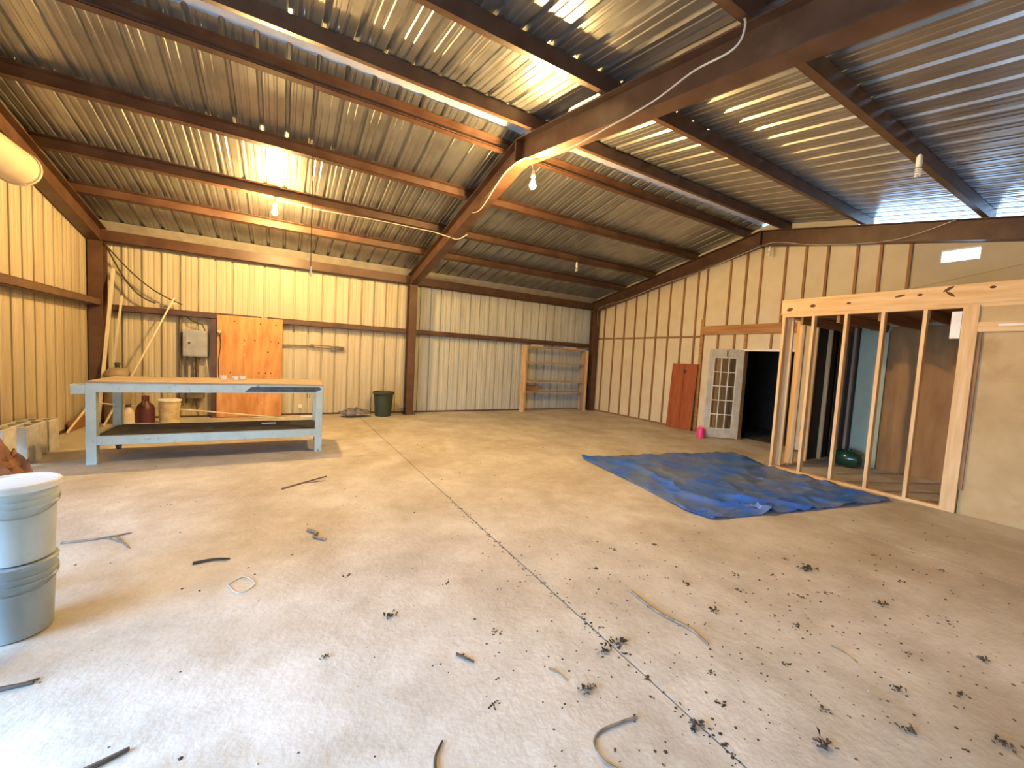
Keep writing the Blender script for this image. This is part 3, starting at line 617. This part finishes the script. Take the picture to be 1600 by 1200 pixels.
for k, (e, lab) in enumerate((((-1.78, D-0.20, 2.38), 'upper of two black cables sagging from the corner to the panel'), ((-2.2, D-0.20, 2.36), 'lower of two black cables sagging from the corner to the girt'))):
    a = Vector((-2.92, D-0.22, 3.38)); e = Vector(e); pts = []
    for i in range(13):
        t_ = i/12; p = a.lerp(e, t_); p.z -= (0.16+0.08*k)*math.sin(math.pi*t_); pts.append(p)
    tag(MB().tube(pts, 0.014, 6).build('wall_cable', 'cable_black', smooth=True), lab, 'cable', 'cables in the back corner')

# ------------------------------------------------------------------ left wall: roll-up door barrel, blocks, rag
br = thing('rollup_barrel', 'cream roll-up door barrel mounted high on the left wall', 'door barrel', (-2.84, 6.0, 0.0))
MB().tube([(-2.84, 4.3, 3.66), (-2.84, 7.46, 3.66)], 0.21, 24).build('coil', 'barrel', br, smooth=True)
MB().tube([(-2.84, 7.46, 3.66), (-2.84, 7.50, 3.66)], 0.225, 24).build('end_plate', 'barrel', br, smooth=True)
cur = MB(); zz = ROLL_GAP; prc = []
while zz < 3.62: prc += [(0.0, zz), (0.014, zz+0.02), (0.014, zz+0.05), (0.0, zz+0.07)]; zz += 0.09
prc = prc+[(p[0]+0.004, p[1]) for p in prc[::-1]]
cur.extrude(prc, lambda a, c: (XL+0.03+a, ROLL_Y0-0.06, c), lambda a, c: (XL+0.03+a, ROLL_Y1+0.06, c)).build('curtain', 'barrel', br)
box(XL+0.025, ROLL_Y0-0.06, ROLL_GAP-0.05, XL+0.06, ROLL_Y1+0.06, ROLL_GAP).build('bottom_bar', 'grey_metal', br)
for yy in (ROLL_Y0-0.08, ROLL_Y1+0.08): box(XL+0.005, yy-0.04, 0.0, XL+0.08, yy+0.04, 3.45).build('guide_rail', 'grey_metal', br)
for yy in (4.4, 7.42): box(XL+0.0, yy-0.02, 3.50, -2.86, yy+0.02, 3.80).build('bracket', 'red_oxide', br)
blk = [(6.86, -2.9, 0.50, 'nearest concrete block standing at the left wall, lit white'), (7.27, -2.85, 0.47, 'second concrete block in the row at the left wall'), (7.62, -2.91, 0.45, 'third concrete block in the row at the left wall'), (7.98, -2.92, 0.43, 'farthest concrete block in the row at the left wall')]
for i, (yy, xx, hh, lab) in enumerate(blk):
    a = random.uniform(-0.06, 0.06)
    t = thing('concrete_block', lab, 'block', (xx, yy+0.1, 0), a, 'concrete blocks along the left wall')
    b = MB(); L_, T_ = 0.19, 0.19; wv = 0.032
    hw = 0.155; ht = 0.15
    b.box(-hw, -ht, 0, hw, -ht+wv, hh).box(-hw, ht-wv, 0, hw, ht, hh).box(-hw, -ht+wv, 0, -hw+wv, ht-wv, hh).box(hw-wv, -ht+wv, 0, hw, ht-wv, hh).box(-wv/2, -ht+wv, 0, wv/2, ht-wv, hh)
    b.build('body', 'block', t, local=True, bevel=0.004)
o = cloth('brown_rag_heap', -2.68, 6.27, 0.42, 0.50, 0.55, 'cardboard', 8.2, 'brown crumpled heap in front of the concrete blocks', 'heap', 30, 30, 3.5)

# ------------------------------------------------------------------ buckets
def bucket(cx, cy, z0, label, m, lid):
    t = thing('bucket', label, 'bucket', (cx, cy, z0), group='stacked buckets')
    c = (cx, cy, z0)
    MB().lathe([(0.125, 0), (0.135, 0.008), (0.150, 0.36), (0.150, 0.405), (0.142, 0.405), (0.128, 0.02)], c, 40).build('body', m, t, smooth=True)
    MB().lathe([(0.148, 0.300), (0.160, 0.303), (0.160, 0.312), (0.152, 0.315), (0.152, 0.335), (0.160, 0.338), (0.160, 0.347), (0.148, 0.350)], c, 40).build('rim_band', m, t, smooth=True)
    MB().lathe([(0.148, 0.385), (0.160, 0.388), (0.162, 0.405), (0.150, 0.41)], c, 40).build('rim', m, t, smooth=True)
    if lid:
        MB().lathe([(0.160, 0.392), (0.167, 0.395), (0.167, 0.424), (0.160, 0.430), (0.148, 0.430), (0.143, 0.422), (0.02, 0.424)], c, 40).build('lid', 'pail_lid', t, smooth=True)
    pts = [(cx+0.158*math.cos(a), cy+0.158*math.sin(a), z0+0.33-0.07*math.sin((a+2.3)/1.0 if 0 else (i/12*math.pi))) for i, a in enumerate([(-2.6+2.9*i/12) for i in range(13)])]
    MB().tube(pts, 0.0035, 6).build('handle', 'grey_metal', t, smooth=True)
bucket(-1.235, 3.15, 0.0, 'darker grey bucket at the left edge, bottom of the stack', 'pail_dark', False)
bucket(-1.225, 3.155, 0.412, 'lighter grey bucket with a white lid, top of the stack', 'pail', True)
for (bx_, by_, nm) in ((-1.45, 2.72, 'nearer the camera'), (-1.63, 3.42, 'nearer the blocks')):  # unseen stacks added left of view to block daylight and cast the shadow band
    for k, lv in enumerate(('bottom', 'second', 'third', 'top')):
        bucket(bx_, by_, 0.412*k, f'added off-view grey bucket in the tall shadow-casting stack {nm}, {lv} one', 'pail_dark' if k % 2 == 0 else 'pail', k == 3)

# ------------------------------------------------------------------ blue tarp
def tarp():
    b = MB(); NX, NY = 84, 66
    Lf = [(4.46, 5.20), (4.24, 3.72), (4.03, 2.82), (4.10, 2.55)]
    Rg = [(7.80, 4.55), (7.27, 3.55), (7.27, 2.98), (7.20, 2.43), (7.08, 1.96)]
    def along(P, t):
        t *= len(P)-1; i = min(int(t), len(P)-2); f = t-i
        return Vector(P[i]).lerp(Vector(P[i+1]), f)
    for i in range(NX+1):
        for j in range(NY+1):
            u, v = i/NX, j/NY
            p = along(Lf, v).lerp(along(Rg, v), u)
            if v < 0.03: p.y += 0.05*noise.noise((u*9, 0, 2))
            p.y += (0.10*math.sin(u*3.1)*(v**6)) * -0.2 + (0.14*math.sin(u*math.pi))*((1-v)**5)*0.4
            edge = min(u, 1-u, v, 1-v)
            z = 0.006+0.012*abs(noise.noise((p.x*1.6, p.y*1.6, 0)))+0.008*abs(noise.noise((p.x*5, p.y*5, 4)))
            rn = 1-abs(noise.noise((p.x*1.1+3, p.y*2.3, 7))); z += 0.035*max(0, rn-0.86)/0.14*(0.4+abs(noise.noise((p.x*2, p.y*2, 9))))
            rn = 1-abs(noise.noise((p.x*2.6, p.y*1.4+5, 2))); z += 0.022*max(0, rn-0.88)/0.12
            # fold lines
            for k in (0.25, 0.5, 0.75): z += 0.012*math.exp(-((v-k-0.015*math.sin(u*7))/0.012)**2)
            for k in (0.33, 0.66): z += 0.008*math.exp(-((u-k)/0.008)**2)
            # big ruck running from the left edge diagonally
            c = 0.10+0.16*v+0.05*math.sin(v*9); wv_ = 0.018+0.01*math.sin(v*13)
            z += (0.085*(0.35+0.65*abs(noise.noise((v*6, 1.7, 0)))*1.3))*math.exp(-((u-c)/wv_)**2)*min(1, v*12)
            c2 = 0.16+0.55*(v-0.55); z += (0.05 if v > 0.55 else 0)*math.exp(-((u-c2-0.1)/0.02)**2)
            z += 0.05*math.exp(-((v-0.03)/0.02)**2)*max(0, noise.noise((u*8, 3, 0)))*1.5
            z += 0.05*math.exp(-((u-0.965)/0.02)**2)*abs(noise.noise((v*7, 5, 0)))*1.6
            z += 0.04*math.exp(-((v-0.9+0.25*(u-0.1))/0.02)**2)*(1 if u < 0.55 else 0)*abs(noise.noise((u*10, 8, 0)))*2
            b.v.append(Vector((p.x, p.y, z)))
    for i in range(NX):
        for j in range(NY): n = i*(NY+1)+j; b.f.append((n, n+NY+1, n+NY+2, n+1))
    return b.build('blue_tarp', 'tarp_blue', smooth=True, solid=0.002)
tag(tarp(), 'wrinkled blue tarp spread on the floor in front of the stud partition', 'tarp')

# ------------------------------------------------------------------ lamps, cables
def bulb(name, x, y, ztop, zc, label, lit, r=0.042, spiral=False, cordfrom=None):
    t = thing(name, label, 'light bulb', (x, y, zc))
    MB().lathe([(0.028, ztop-0.09), (0.030, ztop-0.085), (0.026, ztop-0.02), (0.012, ztop)], (x, y, 0), 14).build('socket', 'ivory_plastic' if lit else 'white_plastic', t, smooth=True)
    zt = ztop-0.09
    if spiral:
        MB().lathe([(0.022, zt-0.05), (0.028, zt-0.045), (0.028, zt)], (x, y, 0), 14).build('ballast', 'white_plastic', t, smooth=True)
        pts = [(x+0.024*math.cos(k*0.55), y+0.024*math.sin(k*0.55), zt-0.055-0.09*k/40) for k in range(41)]
        MB().tube(pts, 0.009, 8).build('spiral_tube', 'lamp_off', t, smooth=True)
    else:
        L_ = zt-zc
        pr = [(0.014, zt), (0.016, zt-0.25*L_), (r*0.7, zc+r*0.75), (r, zc), (r*0.87, zc-r*0.5), (r*0.5, zc-r*0.87), (0.004, zc-r)]
        MB().lathe(pr[::-1], (x, y, 0), 18).build('glass_bulb', 'lit_bulb' if lit else 'lamp_off', t, smooth=True)
    if cordfrom: MB().tube(cordfrom+[(x, y, ztop-0.01)], 0.006, 6).build('cord', 'cable_white', t, smooth=True)
    return t
bulb('lit_bulb', -0.12, 8.17, 4.12, 3.91, 'lit bare bulb hanging under the rear purlin', True, 0.046, cordfrom=[(-0.12, 8.23, 4.165)])
bulb('lit_bulb', 2.95, 4.80, 4.21, 4.01, 'lit bare bulb hanging from the middle rafter at the ridge', True, 0.046, cordfrom=[(2.90, 4.82, 4.36)])
bulb('spiral_bulb', 6.48, 8.20, 4.165, 3.99, 'unlit white spiral bulb under the far right purlins', False, spiral=True)
bulb('spiral_bulb', 6.11, 1.78, 4.14, 3.97, 'unlit spiral bulb under the near purlin at upper right', False, spiral=True)
bulb('small_bulb', 9.22, 4.98, 4.38, 4.20, 'small unlit bulb at the ridge of the right wall rafter', False, 0.038)
Yc = lambda pts: [Vector(p) for p in pts]
def smoothline(P, n=6):
    P = [Vector(p) for p in P]; out = []
    for i in range(len(P)-1):
        p0, p1, p2, p3 = P[max(i-1, 0)], P[i], P[i+1], P[min(i+2, len(P)-1)]
        for k in range(n):
            t = k/n; out.append(0.5*((2*p1)+(p2-p0)*t+(2*p0-5*p1+4*p2-p3)*t*t+(3*p1-p0-3*p2+p3)*t**3))
    out.append(P[-1]); return out
tag(MB().tube(smoothline([(2.85, 1.92, 4.27), (2.83, 1.84, 4.11), (2.84, 1.92, 3.99), (2.85, 2.26, 4.03), (2.85, 2.67, 4.0), (2.85, 3.24, 4.04), (2.85, 3.87, 4.10), (2.85, 4.62, 4.29), (2.86, 5.0, 4.40), (2.85, 5.5, 4.37), (2.85, 6.2, 4.10), (2.86, 6.6, 4.13)]), 0.008, 6).build('rafter_cable', 'cable_white', smooth=True), 'white cable strung along the middle rafter to the lit bulb', 'cable')
tag(MB().tube(smoothline([(-0.10, 8.20, 4.12), (0.25, 8.2, 4.13), (0.6, 8.2, 4.12), (1.5, 8.2, 4.15), (2.35, 8.12, 4.13), (2.6, 7.95, 4.08), (2.86, 7.70, 3.97), (3.0, 7.6, 3.93), (3.12, 7.4, 4.0)]), 0.008, 6).build('purlin_cable', 'cable_white', smooth=True), 'white cable along the rear purlin to the lit bulb', 'cable')
tag(MB().tube(smoothline([(9.21, 10.3, 2.9), (9.21, 10.35, 3.4), (9.2, 9.9, 3.55), (9.2, 9.0, 3.66), (9.2, 7.9, 3.90), (9.2, 6.7, 4.08), (9.2, 5.6, 4.32), (9.2, 5.05, 4.44), (9.2, 4.7, 4.40), (9.2, 4.0, 4.20), (9.2, 2.9, 4.05), (9.2, 2.1, 4.22)]), 0.006, 6).build('rafter_cable', 'cable_white', smooth=True), 'thin cable drooping along the right wall rafter', 'cable')
pc = thing('pull_cord', 'thin dark pull cord hanging from the roof ridge over the table', 'cord', (0.27, 5.56, 2.75))
MB().tube([(0.30, 5.50, raf(5.5)+RD), (0.30, 5.50, 2.62)], 0.005, 6).build('line', 'cable_black', pc)
MB().lathe([(0.012, 2.50), (0.016, 2.505), (0.012, 2.62)], (0.30, 5.50, 0), 8).build('pull_tip', 'barrel', pc)

# ------------------------------------------------------------------ floor litter
def twig(pts, r, label, m='twig', forks=()):
    P = [Vector((x, y, r*0.9+0.001)) for x, y in pts]; Q = smoothline(P, 5)
    Q = [q+Vector((0.004*noise.noise(q*9), 0.004*noise.noise(q*11), 0)) for q in Q]; n = len(Q)
    b = MB().tube(Q, [r*(1.15-0.5*i/n) for i in range(n)], 6)
    for f in forks: b.tube([Vector((x, y, r*0.7)) for x, y in f], [r*0.7, r*0.4], 5)
    tag(b.build('twig', m, smooth=True), label, 'twig', 'twigs on the floor')
twig([(2.22, 1.95), (2.20, 1.70), (2.25, 1.5), (2.23, 1.34)], 0.009, 'longest pale stick on the floor right of the slab joint')
twig([(1.46, 1.19), (1.30, 1.215), (1.21, 1.20), (1.18, 1.12), (1.21, 1.05)], 0.006, 'hooked vine on the floor at the bottom middle')
twig([(2.93, 1.00), (2.93, 0.93), (2.90, 0.86)], 0.004, 'thin pale straw on the floor at lower right')
twig([(-1.12, 2.63), (-0.98, 2.62)], 0.011, 'thick dark stick at the left edge below the buckets', 'dark_twig', [((-1.06, 2.625), (-0.97, 2.645))])
twig([(-0.54, 3.61), (-0.42, 3.62), (-0.31, 3.58)], 0.010, 'dark stick lying in the brown shadow beside the buckets', 'dark_twig')
twig([(-1.47, 4.37), (-1.25, 4.36), (-1.06, 4.40)], 0.008, 'forked twig on the floor just behind the buckets', 'twig', [((-1.15, 4.37), (-1.0, 4.08)), ((-1.2, 4.36), (-1.08, 4.22))])
twig([(0.23, 3.90), (0.30, 3.80), (0.27, 3.74), (0.36, 3.64)], 0.012, 'curled brown twig at the tip of the bucket shadow')
twig([(0.55, 1.38), (0.57, 1.44), (0.62, 1.49)], 0.006, 'small dark twig at the bottom edge left of the hooked vine', 'dark_twig')
twig([(1.26, 1.62), (1.29, 1.57), (1.30, 1.51)], 0.004, 'thin twig just left of the slab joint', 'twig')
twig([(0.03, 5.17), (0.25, 5.32), (0.53, 5.51)], 0.010, 'brown branch on the floor in front of the table', 'twig', [((0.25, 5.32), (0.5, 5.33))])
twig([(0.86, 1.93), (0.92, 1.83)], 0.007, 'short dark twig left of the slab joint', 'dark_twig')
twig([(-0.62, 1.98), (-0.5, 2.02)], 0.010, 'dark stick at the bottom left corner', 'dark_twig')
def clod(x, y, r, label, m='leaf_litter'):
    b = MB(); n = 14
    for k in range(n):
        a = random.uniform(0, 6.28); q = random.uniform(0, r)*0.9; c = Vector((x+q*math.cos(a), y+q*math.sin(a)*0.7, 0.004)); l = random.uniform(0.25, 0.6)*r
        t = random.uniform(0, 6.28); dx = Vector((math.cos(t), math.sin(t), random.uniform(-0.1, 0.4)))*l; dy = Vector((-math.sin(t), math.cos(t), 0.2))*l*0.45
        i = len(b.v); hz = Vector((0, 0, random.uniform(0.004, r*0.35)))
        b.v += [c, c+dx*0.5+dy*0.5+hz, c+dx+hz*0.4, c+dx*0.5-dy*0.5+hz*0.6]; b.f.append((i, i+1, i+2, i+3))
        if min(v.z for v in b.v[i:]) < 0.001:
            for v in b.v[i:]: v.z = max(0.001, v.z)
    tag(b.build('leaf_clump', m, solid=0.002), label, 'leaf clump', 'leaf clumps on the floor')
for x, y, r, lab in ((3.81, 1.03, 0.06, 'dark leaf clump on the floor right of the long stick'), (1.66, 1.03, 0.055, 'leaf clump beside the lower end of the slab joint'), (2.12, 0.71, 0.06, 'leaf clump at the lower middle right of the joint'),
                     (1.73, 1.60, 0.07, 'leaf clump piled on the slab joint'), (1.62, 1.58, 0.06, 'leaf clump just left of the one on the slab joint'), (2.58, 1.54, 0.05, 'curled leaf clump above the long stick'), (3.86, 1.54, 0.09, 'scattered leaf clump in front of the tarp'),
                     (2.85, 0.67, 0.05, 'leaf clump in the lower right, below the pale straw'), (2.56, 0.55, 0.05, 'curled leaf clump near the bottom right'), (2.88, 0.32, 0.05, 'leaf clump at the bottom right corner'),
                     (0.62, 2.41, 0.06, 'leaf clump alone on the left slab'), (0.22, 2.21, 0.03, 'small dark clump on the bluish floor at left'), (1.36, 1.42, 0.06, 'leaf clump above the hooked vine'), (3.64, 0.53, 0.05, 'leaf clump near the right edge')):
    clod(x, y, r, lab)
b = MB(); rng = random.Random(3)
def fleck(x, y, s, b=b):
    i = len(b.v); a = rng.uniform(0, 6.28); n = 5; c = Vector((x, y, 0.001))
    el = rng.uniform(0.35, 1.0)
    for k in range(n):
        t = 2*math.pi*k/n+rng.uniform(-0.3, 0.3); u = s*math.cos(t); v = s*el*math.sin(t)
        b.v.append(c+Vector((u*math.cos(a)-v*math.sin(a), u*math.sin(a)+v*math.cos(a), 0)))
    b.v.append(c+Vector((0, 0, s*rng.uniform(0.3, 0.8))))
    for k in range(n): b.f.append((i+k, i+(k+1) % n, i+n))
for kk, (x_, y_) in enumerate(((3.2, 1.75), (3.35, 1.35), (2.95, 1.2), (3.0, 1.62), (3.5, 1.62), (3.6, 1.3), (4.4, 1.1), (4.0, 0.75), (3.3, 0.75), (2.5, 1.05), (2.05, 1.2), (1.9, 1.05), (2.35, 0.8), (3.15, 0.5), (2.2, 2.3), (2.6, 2.5), (3.0, 2.4), (4.8, 1.4), (5.0, 1.0), (2.7, 1.85), (3.9, 1.72), (1.15, 2.0), (0.9, 1.55), (1.05, 2.6), (0.45, 3.0))):
    for q_ in range(12): fleck(x_+rng.gauss(0, 0.018), y_+rng.gauss(0, 0.014), rng.uniform(0.004, 0.011))
for k in range(1300):
    if k < 700:
        x = rng.gauss(2.4, 1.3); y = abs(rng.gauss(1.2, 0.9))+0.1; s = rng.uniform(0.0025, 0.008)*(1+0.12*x)
    elif k < 950:
        x = J+rng.gauss(0, 0.025); y = rng.uniform(0.3, 4.4); s = rng.uniform(0.004, 0.011)
    else:
        x = rng.uniform(-1.5, 7.0); y = rng.uniform(1.0, 9.5); s = rng.uniform(0.004, 0.013)
    if x > 6.9 and y < 5: continue
    if 3.9 < x < 7.9 and 1.9 < y < 5.3: continue
    if -2.2 < x < 0.8 and 6.8 < y < 8.1: continue
    if -1.9 < x < -1.0 and 2.8 < y < 3.4: continue
    fleck(x, y, s)
o = b.build('leaf_crumbs', 'leaf_litter'); tag(o, 'fine dark leaf crumbs and dirt scattered over the concrete floor', 'debris'); o['kind'] = 'stuff'
b = MB(); rng = random.Random(5)
for k in range(160):
    x = rng.uniform(-0.9, 6.0); y = rng.uniform(0.6, 6.5)
    if (3.9 < x < 7.9 and 1.9 < y < 5.3): continue
    fleck(x, y, rng.uniform(0.003, 0.008), b)
o = b.build('pale_crumbs', 'pale_crumb'); tag(o, 'tiny pale crumbs scattered over the concrete floor', 'debris'); o['kind'] = 'stuff'
P = [Vector((-0.29, 3.20, 0.004)), Vector((-0.20, 3.27, 0.004)), Vector((-0.13, 3.13, 0.004)), Vector((-0.22, 3.06, 0.004))]
tag(MB().tube(smoothline(P+[P[0]], 3), 0.0035, 6).build('plastic_loop', 'pale_crumb', smooth=True), 'pale square plastic loop lying on the floor right of the buckets', 'loop')

for o in COL.objects:
    if '_o' in o: del o['_o']
